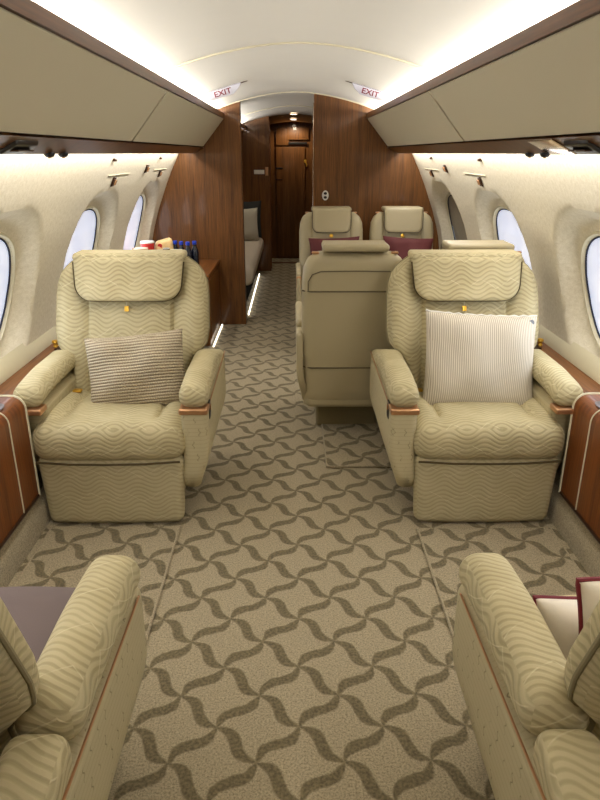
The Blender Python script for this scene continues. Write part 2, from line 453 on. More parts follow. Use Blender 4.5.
def two(prof, closed):
    m = sweep(prof, Y0, 1.30, 1, closed); q = sweep(prof, 2.365, YB, 1, closed); return m.add(q.v, q.f)
for side, nm in ((-1, 'left'), (1, 'right')):
    struct('wall_'+nm, wall(side, Y0, YB+.02, WINS), 'wall')
    # ledge and dado under the windows
    struct('trim_%d' % (1 if side < 0 else 2), two([(side*1.135, .545), (side*1.14, .553), (side*1.26, .556), (side*1.26, .50), (side*1.135, .50)], True), 'wood_ledge_t')
    struct('trim_%d' % (3 if side < 0 else 4), sweep([(side*1.235, .557), (side*1.237, .59), (side*1.262, .64), (side*1.27, .557)], Y0, YB, 1, True), 'cream')
    struct('wall_lower_'+nm, two([(side*1.15, .50), (side*1.15, .12)], False), 'carpet_plain')
    struct('baseboard_'+nm, sweep([(side*1.055, 0), (side*1.058, .05), (side*1.066, .10), (side*1.085, .135), (side*1.105, .14), (side*1.16, .14), (side*1.16, 0)], Y0, YB, 1, True), 'carpet_plain')
    for c in WINS:
        nwin += 1
        closed = (side > 0 and c == 5.14)
        off = .071
        ring = []; N = 56
        fr = bpy.data.objects.new('window_%d' % nwin, None); COL.objects.link(fr); fr['kind'] = 'structure'
        fr.location = (side*1.2, c, WZ)
        lx = -side*1.2
        def wp(a, b, t, d):
            y, z = sup(t, a, b); return (side*(wall_x(WZ+z)+off+d)+lx, y, z)
        vs = []; fs = []
        prof = [(.378, .285, .004), (.372, .279, -.005), (.366, .273, -.005), (.359, .266, .016)]
        for k in range(N):
            for a, b, d in prof: vs.append(wp(a, b, 2*pi*k/N, d))
        for k in range(N):
            for q in range(3): fs.append((k*4+q, ((k+1) % N)*4+q, ((k+1) % N)*4+q+1, k*4+q+1))
        mk('window_frame', MB().add(vs, fs), 'cream', fr)
        mk('window_seal', tube([wp(.3575, .2645, 2*pi*k/N, .013) for k in range(N)], .0042, 6, True), 'rubber', fr)
        vs = [wp(0, 0, 0, .02)]; fs = []
        for q in range(1, 7):
            for k in range(N): vs.append(wp(.363*q/6, .27*q/6, 2*pi*k/N, .02))
        for k in range(N): fs.append((0, 1+k, 1+(k+1) % N))
        for q in range(5):
            for k in range(N): fs.append((1+q*N+k, 1+q*N+(k+1) % N, 1+(q+1)*N+(k+1) % N, 1+(q+1)*N+k))
        mk('window_shade', MB().add(vs, fs), 'pane_off' if closed else 'pane', fr)

# ceiling vault
def ceil_z(x): return 1.905-.12*(min(abs(x), .66)/.62)**1.8
def ceil_prof(h=1.905):
    p = [(-.80, 1.70), (-.79, 1.73), (-.73, 1.768)]
    for i in range(25):
        x = -.66+1.32*i/24; p.append((x, h-.12*(abs(x)/.62)**1.8))
    return p+[(.73, 1.768), (.79, 1.73), (.80, 1.70)]
struct('ceiling', sweep(ceil_prof(), Y0, YE+.1, 1), 'ceil')
def arch(y, r=.007, n=24, z=1.90, w=.70):
    return tube([(-w+2*w*i/n, y, ceil_z(-w+2*w*i/n)-.001) for i in range(n+1)], r, 6)
k = 20
for y in (.6, 3.22, 5.68, 7.3):
    struct('trim_%d' % k, arch(y), 'cream'); k += 1
struct('wall_back', MB().add([(-1.4, Y0, 0), (1.4, Y0, 0), (1.4, Y0, 2), (-1.4, Y0, 2)], [(0, 1, 2, 3)]), 'wood')

# wooden lip above and valance below the bins
LIP = [(.575, 1.712), (.583, 1.754), (.592, 1.758), (.60, 1.754), (.604, 1.712)]
VAL = [(.755, 1.492), (.835, 1.452), (.845, 1.447), (.86, 1.455), (.86, 1.50), (.80, 1.51)]
for s, a in ((-1, 5), (1, 7)):
    y1 = YB if s > 0 else YD2
    struct('trim_%d' % a, sweep([(s*x, z) for x, z in LIP], Y0, y1, 1, True), 'lip', auto=20)
    struct('trim_%d' % (a+1), sweep([(s*x, z) for x, z in VAL], Y0, YB, 1, True), 'lip', auto=20)
    struct('trim_%d' % (a+40), sweep([(s*.62, 1.70), (s*.80, 1.70), (s*.97, 1.50), (s*.97, 1.51), (s*.81, 1.715), (s*.62, 1.715)], Y0, y1, 1, True), 'cream')
def bin_unit(s, y0, y1, label):
    t = thing('overhead_bin', label, 'overhead bin', (s*.67, (y0+y1)/2, 1.5), group=None)
    ox, oy, oz = t.location
    f = lambda pts, a, b: sweep([(s*x-ox, z-oz) for x, z in pts], a-oy, b-oy, 1, True)
    mk('bin_body', f([(.60, 1.712), (.775, 1.512), (.86, 1.512), (.86, 1.695), (.62, 1.695)], y0+.005, y1-.005), 'lip', t)
    g = .017
    mk('bin_door', f([(.5835, 1.706), (.586, 1.711), (.60, 1.711), (.765, 1.512), (.765, 1.503), (.757, 1.500)], y0+g, y1-g), 'bin', t, auto=20)
    return t
bin_unit(-1, -1.0, .75, 'cream overhead bin nearest the camera on the left')
bin_unit(-1, .75, 3.19, 'long cream overhead bin above the large near left oval window')
bin_unit(-1, 3.19, YB-.01, 'cream overhead bin on the left ending at the wood divider')
bin_unit(-1, YB+.12, YD2-.9, 'sliver of cream overhead bin seen beyond the left wood divider')
bin_unit(1, -1.0, .75, 'cream overhead bin nearest the camera on the right')
bin_unit(1, .75, 3.19, 'long cream overhead bin above the large near right oval window')
bin_unit(1, 3.19, YB-.01, 'cream overhead bin on the right ending at the wood bulkhead')

# ------------------------------------------------------------------ bulkheads and the far end
def partition(x0, x1, y0, y1, name, over=False):
    xs = [x0+(x1-x0)*i/20 for i in range(21)]
    top = [(x, min(1.904, ceil_z(x)+.005) if abs(x) < .72 else 1.78) for x in xs]
    out = [(x0, 0)]+top+[(x1, 0)]
    m = prism_y(out, y0, y1)
    return struct(name, m, 'wood', auto=30)
partition(-1.35, -.45, YB, YB+.10, 'wall_divider')
partition(.15, 1.35, YB, YB+.10, 'wall_bulkhead_right')
struct('wall_corridor_right', MB().add([(.36, YB+.1, 0), (.36, YE, 0), (.36, YE, 1.88), (.36, YB+.1, 1.88)], [(0, 1, 2, 3)]), 'wood')
partition(-1.35, -.31, YD2, YD2+.10, 'wall_divider_far')
struct('wall_far_left', MB().add([(-1.2, YB+.1, 0), (-1.2, YD2, 0), (-1.2, YD2, 1.8), (-1.2, YB+.1, 1.8)], [(0, 1, 2, 3)]), 'wood')
partition(-1.3, 1.3, YE, YE+.1, 'wall_far')
struct('wall_far_corridor', MB().add([(-.36, YD2+.1, 0), (-.36, YE, 0), (-.36, YE, 1.9), (-.36, YD2+.1, 1.9)], [(0, 1, 2, 3)]), 'wood')
def header():
    n = 16; xs = [-.40+.80*i/n for i in range(n+1)]; vs = []; fs = []
    for (y, dz) in ((8.78, .012), (8.80, -.004), (9.26, -.070), (9.30, .012)):
        for x in xs: vs.append((x, y, ceil_z(x)+dz))
    for r in range(3):
        for i in range(n): fs.append((r*(n+1)+i, r*(n+1)+i+1, (r+1)*(n+1)+i+1, (r+1)*(n+1)+i))
    return MB().add(vs, fs)
struct('trim_30', header(), 'bronze_wood')
# door
d = bpy.data.objects.new('door_1', None); COL.objects.link(d); d['kind'] = 'structure'; d.location = (-.05, YE, 0)
mk('door_panel', rbox((0, -.018, .78), (.40, .03, 1.50), .004, 1).add(*[(lambda q: (q.v, q.f))(rbox((-.11, -.018, 1.66), (.18, .03, .22), .003, 1))][0]), 'wood', d)
mk('door_upper_panel', rbox((.10, -.024, 1.70), (.30, .03, .16), .004, 1), 'wood', d)
mk('door_slot', rbox((.10, -.036, 1.575), (.26, .012, .03), .003, 1), 'dark', d)
mk('door_recess', rbox((-.16, -.036, 1.25), (.10, .008, .02), .002, 1), 'dark', d)
mk('door_recess', rbox((-.16, -.036, 1.10), (.10, .008, .012), .002, 1), 'bronze', d)
h = lathe([(.0, 0), (.018, .002), (.022, .012), (.014, .02), (0, .022)], n=14).tf(lambda x, y, z: (x+.205, -z-.034, y+1.34))
h.add(*[(q.v, q.f) for q in [tube([(.205, -.05, 1.34), (.225, -.065, 1.30), (.222, -.065, 1.27)], .009, 8)]][0])
mk('door_handle', h, 'gold', d)
struct('trim_31', rbox((-.04, YE-.45, .006), (.62, .05, .012), .004, 1), 'wood_h')
# vertical jamb strips on the far divider and bulkhead edges
struct('trim_32', rbox((.147, YB+.06, .93), (.008, .10, 1.80), .003, 1), 'chrome')
struct('trim_33', rbox((-.305, YD2+.05, .93), (.01, .11, 1.80), .003, 1), 'wood_ledge')

# recessed lamps near the door
for y, z, lb in ((8.62, ceil_z(0)-.004, 'round lit downlight in the ceiling just before the door header'), (9.08, ceil_z(0)-.044, 'round lit downlight set in the brown arched header by the door')):
    t = thing('ceiling_lamp', lb, 'downlight', (-.01, y, z))
    mk('lamp_ring', lathe([(.052, 0), (.058, -.004), (.058, -.010), (.046, -.012), (.046, -.004)], n=24), 'chrome', t)
    mk('lamp_lens', lathe([(.045, 0), (.045, -.009), (.03, -.013), (0.001, -.014)], n=24), 'led_face', t)

# EXIT signs on the ceiling
def text_mesh(txt, size, ext=.0006):
    c = bpy.data.curves.new('t', 'FONT'); c.body = txt; c.size = size; c.extrude = ext; c.align_x = 'CENTER'; c.align_y = 'CENTER'; c.offset = size*.02
    o = bpy.data.objects.new('t', c); COL.objects.link(o)
    dg = bpy.context.evaluated_depsgraph_get(); me = bpy.data.meshes.new_from_object(o.evaluated_get(dg))
    m = MB().add([tuple(v.co) for v in me.vertices], [tuple(p.vertices) for p in me.polygons])
    bpy.data.objects.remove(o); bpy.data.curves.remove(c); bpy.data.meshes.remove(me); return m
for s in (-1, 1):
    x0 = s*.47; a = math.atan(.12*1.8*abs(x0)**.8/.62**1.8)
    t = thing('exit_sign', 'slim %s exit sign with red letters on the ceiling edge' % ('left' if s < 0 else 'right'), 'exit sign', (x0, 4.5, ceil_z(x0)-.003))
    t.rotation_euler = (0, s*a, 0)
    # plate wedge hanging from the ceiling, face tilted to the cabin
    out = [(-.13, 0), (.13, 0), (.11, -.028), (.08, -.052), (-.06, -.052), (-.10, -.03)]
    if s > 0: out = [(-x, z) for x, z in out]
    out = [(-s*abs(1)*x if False else x, z) for x, z in out]
    mk('sign_plate', prism_y([(-x, z) for x, z in out], -.004, .004), 'sign', t, smooth=False)
    mk('sign_edge', tube([(-.17, 0, -.002), (-.10, 0, -.003), (0, 0, -.003), (.10, 0, -.003), (.17, 0, -.002)], .0045, 6), 'bronze', t)
    tm = text_mesh('EXIT', .044).tf(lambda x, y, z: (x*1.25, -z-.005, y-.028))
    mk('sign_letters', tm, 'burgundy', t)

# ------------------------------------------------------------------ small fittings
rl = None
def fitting(name, mb, m, label, cat, loc, rz=0, group=None, rot=None):
    o = mk(name, mb, m); o.location = loc; o.rotation_euler = rot or (0, 0, rz); return tag(o, label, cat, group)
for s, ys in ((-1, (2.33, 2.47)), (1, (2.38, 2.53))):
    for i, y in enumerate(ys):
        t = thing('air_gasper', 'black round air nozzle under the %s bin, %s of its pair' % ('left' if s < 0 else 'right', 'nearer' if i == 0 else 'farther'), 'air nozzle', (s*.84, y, 1.447))
        mk('nozzle', lathe([(.0, -.011), (.009, -.011), (.014, -.008), (.017, -.003), (.018, .004), (.0, .004)], n=18), 'dark', t)
        mk('nozzle_tip', lathe([(0, -.014), (.005, -.014), (.006, -.011), (.0, -.010)], n=12), 'copper', t)
    t = thing('reading_lamp', 'wide black reading lamp set in the %s valance edge' % ('left' if s < 0 else 'right'), 'reading lamp', (s*.80, 1.98, 1.468))
    mk('lamp_housing', rbox((0, 0, 0), (.055, .17, .022), .009, 1, lambda x, y, z: (x, y, z-s*x*.5)), 'dark', t)
    mk('lamp_lens', rbox((-s*.004, 0, -.012), (.03, .12, .006), .003, 1), 'bronze', t)
    if s < 0: pass
    t = None if s < 0 else thing('service_panel', 'polished metal service panel in the %s valance' % ('left' if s < 0 else 'right'), 'service panel', (s*.797, 2.0, 1.469))
    if t: mk('panel_plate', rbox((0, .22, 0), (.085, .22, .006), .003, 1, lambda x, y, z: (x, y, z-s*x*.5-.001)), 'chrome', t)
    for i, (y, z, n) in enumerate(((3.70, 1.415, 'first'), (5.0, 1.415, 'second'))):
        fitting('wall_clip', rbox((0, 0, 0), (.02, .035, .016), .005, 1), 'bronze', 'tiny dark clip close under the %s bin, %s along the wall' % ('left' if s < 0 else 'right', n), 'clip', (s*(wall_x(z)-.006), y, z))
    for i, (y, z, n) in enumerate(((3.86, 1.298, 'above the middle window'), (4.65, 1.35, 'between the middle and far windows'), (5.21, 1.305, 'above the far window'))):
        t = thing('wall_latch', 'small dark latch on the %s wall %s' % ('left' if s < 0 else 'right', n), 'latch', (s*(wall_x(z)-.007), y, z))
        mk('latch_plate', rbox((0, 0, 0), (.010, .05, .05), .004, 1, lambda x, y, z: (x-s*z*.45, y, z)), 'bronze', t)
        mk('latch_tab', rbox((-s*.01, 0, -.004), (.012, .022, .028), .004, 1, lambda x, y, z: (x-s*z*.45, y, z)), 'copper', t)
    for y0, y1 in ((3.72, 4.2), (4.95, 5.45)):
        fitting('wall_rail', rbox((0, 0, 0), (.004, y1-y0, .004), .001, 1), 'cream', 'thin white rail on the %s wall above the %s window' % ('left' if s < 0 else 'right', 'middle' if y0 < 4 else 'far'), 'rail', (s*(wall_x(1.335)-.003), (y0+y1)/2, 1.335))
fitting('light_switch', rbox((0, 0, 0), (.13, .008, .05), .003, 1), 'white', 'white placard switch plate on the far wood divider', 'switch', (-.44, YD2-.004, 1.228))
fitting('wall_plate', rbox((0, 0, 0), (.04, .01, .10), .003, 1), 'copper', 'small brass plate beside the white placard on the divider', 'plate', (-.345, YD2-.005, 1.235))
t = thing('wall_outlet', 'small oval outlet on the right wood bulkhead above the seats', 'outlet', (.25, YB-.004, 1.115))
mk('outlet_plate', lathe([(0, 0), (.026, 0), (.028, -.004), (0, -.006)], n=20).tf(lambda x, y, z: (x, z, y*1.45)), 'white', t)
mk('socket', lathe([(0, 0), (.014, 0), (.014, -.003), (0, -.003)], n=14).tf(lambda x, y, z: (x, z-.006, y*.8+.016)), 'dark', t)
mk('socket', lathe([(0, 0), (.014, 0), (.014, -.003), (0, -.003)], n=14).tf(lambda x, y, z: (x, z-.006, y*.8-.016)), 'dark', t)
for s in (-1, 1):
    t = thing('ledge_latch', 'round brass knob on the %s window ledge' % ('left' if s < 0 else 'right'), 'knob', (s*1.20, 3.11, .556))
    mk('knob', lathe([(.014, 0), (.010, .008), (.010, .014), (.017, .022), (.014, .032), (0, .035)], n=16), 'gold', t)
    mk('ledge_plate', rbox((-s*.06, .10, .003), (.09, .34, .006), .002, 1), 'bronze', t)

# side cabinets with cream edging, beside the near seats
for s in (-1, 1):
    t = thing('side_cabinet', 'glossy walnut side cabinet with cream edging by the %s near seat' % ('left' if s < 0 else 'right'), 'cabinet', (s*1.09, 1.6, .141))
    H = .432; R = .05
    prof = [(-.02*s, 0), (-.02*s, H-R)]+[((-.02+R-R*cos(a))*s, H-R+R*sin(a)) for a in [pi/2*i/6 for i in range(1, 7)]]+[(.13*s, H), (.13*s, 0)]
    mk('cabinet_body', sweep(prof, -.29, .76, 1, True), 'wood_ledge', t)
    e = [(x, .762, z) for x, z in prof[:-2]]+[(.13*s, .762, H)]
    mk('edge_trim', tube(e, .0055, 6), 'cream', t)
    e2 = [(-.022*s, .60, 0)]+[(x*1.0-.002*s, .60, z+.001) for x, z in prof[1:-2]]+[(.13*s, .60, H+.001)]
    mk('inlay_line', tube(e2, .0028, 5), 'cream', t)
    mk('bottom_trim', rbox((-.022*s, .23, .006), (.012, 1.04, .012), .004, 1), 'bronze', t)
    mk('cup_recess', lathe([(0, 0), (.04, 0), (.044, .003), (.04, .004), (0, .003)], n=20).tf(lambda x, y, z: (x*.75+s*.035, y*1.3+.62, z+H)), 'bronze', t)

t = thing('side_console', 'dark walnut console edge in the bottom left corner beside the seat', 'console', (-.672, .376, 0))
mk('console_body', rbox((0, 0, .45), (.72, .15, .90), .006, 1), 'wood', t)
mk('console_top', rbox((0, 0, .91), (.728, .154, .022), .006, 1), 'wood_h', t)
mk('console_door', rbox((.362, 0, .44), (.006, .12, .74), .003, 1), 'wood', t)
# ------------------------------------------------------------------ raised carpet plates under the seats
def plate(x0, x1, y0, y1, label):
    m = rbox(((0), 0, .005), (x1-x0, y1-y0, .012), .004, 1)
    t = thing('carpet_plate', label, 'carpet panel', ((x0+x1)/2, (y0+y1)/2, 0))
    mk('carpet_panel', m, 'carpet', t)
    a, b = (x1-x0)/2, (y1-y0)/2
    mk('panel_edge', tube([(-a, -b, .007), (a, -b, .007), (a, b, .007), (-a, b, .007)], .006, 6, True), 'carpet_plain', t)
plate(-1.025, -.50, 1.3, 2.33, 'patterned carpet panel between the left near and facing armchairs')
plate(.48, 1.025, 1.3, 2.30, 'patterned carpet panel between the right near and facing armchairs')
plate(.135, 1.02, 2.87, 3.78, 'patterned carpet panel under the double leather seats')

# ------------------------------------------------------------------ velvet armchairs
def sm(a, b, x):
    t = max(0, min(1, (x-a)/(b-a))); return t*t*(3-2*t)
def interp(tab, z):
    for (a, va), (b, vb) in zip(tab, tab[1:]):
        if z <= b: return va+(vb-va)*(z-a)/(b-a)
    return tab[-1][1]
REC = .36
H = [.46]                     # where the back is hinged, behind the front edge
def recl(x, y, z): return (x, y+H[0]+(z-.42)*REC, z-(.02+(H[0]-.4)*.3)*sm(.6, 1.05, z))
BW = [(.40, .262), (.55, .272), (.60, .312), (.635, .340), (.70, .349), (.86, .347), (.92, .342), (.965, .328), (1.0, .302), (1.025, .270), (1.045, .240)]
def armchair(name, aisle, label, controls=True):
    t = thing(name, label, 'armchair', (0, 0, 0), 0, 'olive velvet armchairs')
    # pedestal and leg rest
    mk('pedestal', rbox((0, .36, .05), (.46, .44, .10), .02, 1), 'dark', t)
    mk('seat_base', rbox((0, .36, .19), (.54, .56, .24), .03, 2), 'shell', t)
    def lf(x, y, z): 
        return (x*(1+.03*(z/.15)), y-.012*(1-(x/.3)**2)-.006, z)
    mk('leg_rest', rbox((0, .030, .156), (.575, .075, .305), .034, (10, 2, 6), lf), 'velvet_flat', t)
    # cushion with front roll
    def cf(x, y, z):
        top = z > 0
        g = .016*math.exp(-((abs(x)-.19)/.012)**2)*sm(-.20, -.12, y)
        bol = .016*sm(.19, .24, abs(x))*sm(-.22, -.1, y)
        puff = .014*(1-(x/.31)**2)
        zz = z + ((bol-g+puff-.02*sm(-.05, .28, y)) if top else 0)
        yy = y - (.012*(1-(x/.31)**2) if y < -.2 else 0)
        return (x, yy, zz)
    mk('seat_cushion', rbox((0, .235, .367), (.615, .54, .155), .066, (44, 18, 3), cf), 'velvet', t)
    mk('cushion_piping', tube([(-.285, -.028, .298), (-.15, -.044, .296), (0, -.048, .296), (.15, -.044, .296), (.285, -.028, .298)], .0045, 6), 'piping', t)
    # arms
    for sd in (-1, 1):
        ai = (sd == aisle)
        xc = sd*(.345 if ai else .305); w = .105
        y0 = .0 if ai else .06
        def af(x, y, z, sd=sd):
            # narrow and round towards the bottom
            k = sm(.02, -.22, z)
            xx = x - sd*.055*k*(1 if x*sd > 0 else .35)
            yy = y + (.10*sm(-.10, -.235, z)*(1 if y < 0 else -1)) 
            return (xx, yy, z)
        mk('arm_shell', rbox((xc, y0+.38, .315), (w, .76, .40), .03, (3, 12, 12), af), 'shell', t)
        def pf(x, y, z):
            r = .018*sm(-.26, .0, y)
            zz = z + r + (.010 if z > 0 else 0)*cos(x/.06*pi/2) - (.02*sm(-.18, -.28, y) if z > 0 else 0)
            return (x*(1+.04), y, zz)
        mk('arm_pad', rbox((xc, .245, .552), (w+.006, .485, .085), .036, (6, 14, 4), pf), 'velvet', t)
        mk('rear_arm_pad', rbox((xc, .625, .548), (w, .27, .085), .03, (5, 6, 3), lambda x, y, z: (x, y, z-.05*sm(-.1, .14, y))), 'velvet', t)
        if controls: mk('copper_strip', rbox((xc, .032, .500), (w+.010, .075, .026), .008, 1), 'copper', t)
        mk('copper_line', tube([(xc+sd*(w/2+.001), y, .50+.04*(y)) for y in (.05, .25, .5, .74)], .0028, 6), 'copper', t)
        if controls:
            cr = mk('control_recess', rbox((xc+sd*(w/2-.001), .095, .475), (.008, .05, .07), .004, 1), 'dark', t)
            mk('control_button', rbox((xc+sd*(w/2+.004), .095, .485), (.006, .02, .02), .003, 1), 'copper', cr)
    # back
    def fr(x, z):
        d = .052 + .014*(1-(min(abs(x), .19)/.19)**2)
        d += .030*sm(.20, .30, abs(x))*(1 if z > .45 else 0)
        d -= .020*math.exp(-((abs(x)-.198)/.010)**2)
        return d
    bk = mk('backrest', slab(.40, 1.045, lambda z: interp(BW, z), fr, lambda x, z: .05+.015*(1-(x/.36)**2), 64, 44, 12).tf(recl), 'velvet', t)
    # piping on the rear edge of the back
    pts = []
    zs = [.45+.59*i/26 for i in range(27)]
    for z in zs: pts.append(recl(interp(BW, z)*1.0, .006, z))
    for z in reversed(zs): pts.append(recl(-interp(BW, z)*1.0, .006, z))
    mk('back_piping', tube(pts, .0052, 8), 'piping_light', bk)
    # head rest flap with rounded lower corners
    def hw(z):
        b = .250-.02*(1.05-z)/.22
        k = max(0, min(1, (z-.852)/.075)); return b-.075*(1-sqrt(max(0, 1-(1-k)**2)))
    fl = slab(.852, 1.055, hw, lambda x, z: .024+.01*(1-(x/.26)**2), lambda x, z: .014, 36, 22, 14).tf(lambda x, y, z: recl(x, y-.085-.01*(1-(x/.26)**2), z))
    hr = mk('headrest_flap', fl, 'velvet', t)
    tp = rbox((0, 0, 0), (.50, .13, .035), .016, (8, 4, 1)).tf(lambda x, y, z: recl(x, y-.045, z+1.052))
    mk('headrest_roll', tp, 'velvet', hr)
    pp = []
    for i in range(20): z = 1.03-(1.03-.853)*i/19; pp.append(recl(-hw(z), -.093, z))
    for i in range(1, 12): xx = -hw(.853)+2*hw(.853)*i/12; pp.append(recl(xx, -.098, .852))
    for i in range(20): z = .853+(1.03-.853)*i/19; pp.append(recl(hw(z), -.093, z))
    mk('flap_piping', tube(pp, .004, 6), 'piping', hr)
    tg = mk('gold_tag', rbox((-.01, 0, 0), (.019, .006, .026), .002, 1).tf(lambda x, y, z: recl(x, y-.082, z+.812)), 'gold', t)
    mk('tag_cord', tube([recl(-.01, -.080, .826), recl(-.01, -.082, .856)], .0015, 5), 'cream', tg)
    # seat belt buckle lying at the side
    mk('belt_buckle', rbox((-.225, .37, .458), (.04, .03, .012), .006, 1).tf(lambda x, y, z: (x, y, z)), 'gold', t)
    return t
cA = armchair('armchair', 1, 'olive velvet armchair facing us on the left with knit pillow')
cA.location = (-.767, 2.37, 0); cA.rotation_euler = (0, 0, radians(0))
cB = armchair('armchair', -1, 'olive velvet armchair facing us on the right with ribbed pillow')
cB.location = (.755, 2.36, 0)
for sd, x, lb in ((-1, -.783, 'olive velvet armchair at lower left corner holding mauve blanket'), (1, .752, 'olive velvet armchair at lower right corner holding piped white pillows')):
    H[0] = .40; c = armchair('armchair', sd, lb, False); c.location = (x, 1.285, 0); c.rotation_euler = (0, 0, pi)

# pillows on the facing armchairs
p, rim = throw(.216, .168, .095, pinch=.055, seed=1, wr=.014)
o = mk('throw_pillow', p, 'knit'); o.location = (-.703, 2.675, .565); o.rotation_euler = (radians(-20), radians(-6), 0)
tag(o, 'beige chunky knit pillow leaning on the left facing armchair', 'pillow')
t = thing('throw_pillow', 'pale pink finely ribbed pillow on the right facing armchair', 'pillow', (.777, 2.68, .605)); t.rotation_euler = (radians(-20), radians(3), 0)
p, rim = throw(.243, .208, .085, pinch=.045, seed=2)
mk('pillow_cover', p, 'ribbed', t)
mk('zip_edge', tube([(x, y+.004*sin(i*2.1), z+.002+.003*sin(i*2.7)) for i, (x, y, z) in enumerate(rim[48:73])], .0045, 6), 'white', t)
mk('round_label', lathe([(0, 0), (.011, 0), (.011, .003), (0, .003)], n=16).tf(lambda x, y, z: (x+.212, -z-.022, y+.178)), 'frame', t)

# near seats: blanket and piped pillows
def blanket():
    n = 30; vs = []; fs = []
    for side in (0, 1):
        for j in range(n+1):
            for i in range(n+1):
                x = -.245+.49*i/n; y = -.27+.70*j/n
                z = .470+.006*sin(9*x+3*y)+.008*sin(14*y+4*x)*cos(6*x)
                if y > .36: z -= .9*max(0, y-.36)**1.3
                vs.append((x, y, z+(.012 if side == 0 else 0)))
    N = (n+1)**2
    for j in range(n):
        for i in range(n):
            a = j*(n+1)+i; fs.append((a, a+1, a+n+2, a+n+1)); fs.append((N+a, N+a+n+1, N+a+n+2, N+a+1))
    return MB().add(vs, fs)
o = mk('blanket', blanket(), 'mauve'); o.location = (-.765, .885, .012); tag(o, 'mauve grey blanket spread on the lower left seat', 'blanket')
for loc, rot, hx, hz, th, lb in (((.645, 1.09, .478), (radians(-28), radians(-2), radians(-3)), .16, .10, .085, 'white pillow with burgundy piping slumped against the lower right armrest'),
                             ((.735, 1.03, .567), (radians(-10), radians(-3), radians(2)), .21, .125, .06, 'upright white pillow with burgundy piping at right picture edge')):
    t = thing('piped_pillow', lb, 'pillow', loc, 0, 'white pillows with burgundy piping'); t.rotation_euler = rot
    p, rim = throw(hx, hz, th, pinch=.05, seed=4)
    mk('pillow_cover', p, 'satin_white', t); mk('pillow_piping', tube(rim, .0055, 7, True), 'burgundy', t)

# ------------------------------------------------------------------ leather seats
LW = [(.17, .245), (.6, .255), (.86, .255), (.93, .248), (.975, .228), (1.0, .195), (1.01, .175)]
def leather_seat(label):
    t = thing('leather_seat', label, 'airliner seat', (0, 0, 0), 0, 'beige leather club seats')
    mk('pedestal', rbox((0, .28, .07), (.34, .30, .15), .02, 1), 'pedestal', t)
    mk('seat_base', rbox((0, .31, .24), (.47, .56, .14), .03, 2), 'leather', t)
    mk('leg_rest', rbox((0, .03, .23), (.48, .06, .26), .028, (4, 1, 3)), 'leather', t)
    mk('seat_cushion', rbox((0, .25, .39), (.49, .52, .13), .05, (8, 8, 2), lambda x, y, z: (x, y, z+(.015*(1-(x/.25)**2) if z > 0 else 0))), 'leather', t)
    R = .16
    rc = lambda x, y, z: (x, y+.56+(z-.42)*R, z)
    bk = mk('backrest', slab(.17, 1.01, lambda z: interp(LW, z), lambda x, z: .06-.010*math.exp(-((abs(x)-.15)/.008)**2), lambda x, z: .07, 40, 40, 14).tf(rc), 'leather', t)
    # seams on the rear of the shell
    for z in (.82, .41):
        w = interp(LW, z); mk('back_seam', tube([rc(-w*.99+2*w*.99*i/12, +.0715 if abs(i-6) < 6 else .04, z) for i in range(13)], .004, 5), 'leather_dark', bk)
    w = .225
    mk('back_seam', tube([rc(x, .0715, z) for x, z in ((-w, .825), (-w, .87), (-w+.02, .905), (-w+.06, .92), (0, .922), (w-.06, .92), (w-.02, .905), (w, .87), (w, .825))], .003, 5), 'leather_dark', bk)
    def hw(z):
        k = max(0, min(1, (z-.86)/.06)); return .152-.05*(1-sqrt(max(0, 1-(1-k)**2)))
    hr = mk('headrest_flap', slab(.86, 1.05, hw, lambda x, z: .022, lambda x, z: .014, 24, 16, 14).tf(lambda x, y, z: rc(x, y-.085, z)), 'leather', t)
    mk('headrest_roll', rbox((0, 0, 0), (.315, .17, .036), .016, (6, 4, 1)).tf(lambda x, y, z: rc(x, y-.005, z+1.032)), 'leather', hr)
    pp = [rc(-hw(z), -.1, z) for z in [1.03-.165*i/12 for i in range(13)]]+[rc(hw(z), -.1, z) for z in [.865+.165*i/12 for i in range(13)]]
    mk('flap_piping', tube(pp, .003, 5), 'leather_dark', hr)
    mk('gold_button', lathe([(0, 0), (.016, 0), (.014, .006), (0, .008)], n=14).tf(lambda x, y, z: rc(x, -z-.062, y+.835)), 'gold', t)
    for x in (-.19, .19): mk('guide_knob', rbox((0, 0, 0), (.035, .03, .012), .005, 1).tf(lambda a, y, z, x=x: rc(a+x, y+.02, z+1.004)), 'copper', t)
    for sd in (-1, 1):
        mk('arm_shell', rbox((sd*.264, .33, .40), (.036, .62, .40), .016, (2, 8, 8), lambda x, y, z, sd=sd: (x-sd*.03*sm(.0, -.2, z), y+.08*sm(-.05, -.2, z)*(1 if y < 0 else -1), z)), 'leather', t)
        ap = mk('arm_pad', rbox((sd*.264, .28, .615), (.040, .48, .045), .02, (2, 4, 1)), 'leather', t)
        mk('arm_end', rbox((sd*.264, .032, .565), (.036, .014, .085), .006, 1), 'copper', ap)
    return t
ls = leather_seat('beige leather seat facing us against the bulkhead, nearer the aisle')
ls.location = (.28, 4.72, 0)
dup(ls, (.846, 4.72, 0), 0, 'beige leather seat facing us against the bulkhead, by the window')
dup(ls, (.27, 3.83, 0), pi, 'beige leather seat seen from behind at the aisle, its whole back showing')
dup(ls, (.86, 3.83, 0), pi, 'beige leather seat from behind, mostly hidden by right velvet armchair')
for x, lb in ((.30, 'burgundy cushion on the aisle seat by the bulkhead'), (.87, 'burgundy cushion on the window seat by the bulkhead')):
    p, rim = throw(.20, .14, .06, seed=int(x*10)); o = mk('burgundy_cushion', p, 'burg_cushion')
    o.location = (x, 5.16, .70); o.rotation_euler = (radians(-14), radians(3 if x > .5 else -2), 0); tag(o, lb, 'pillow')

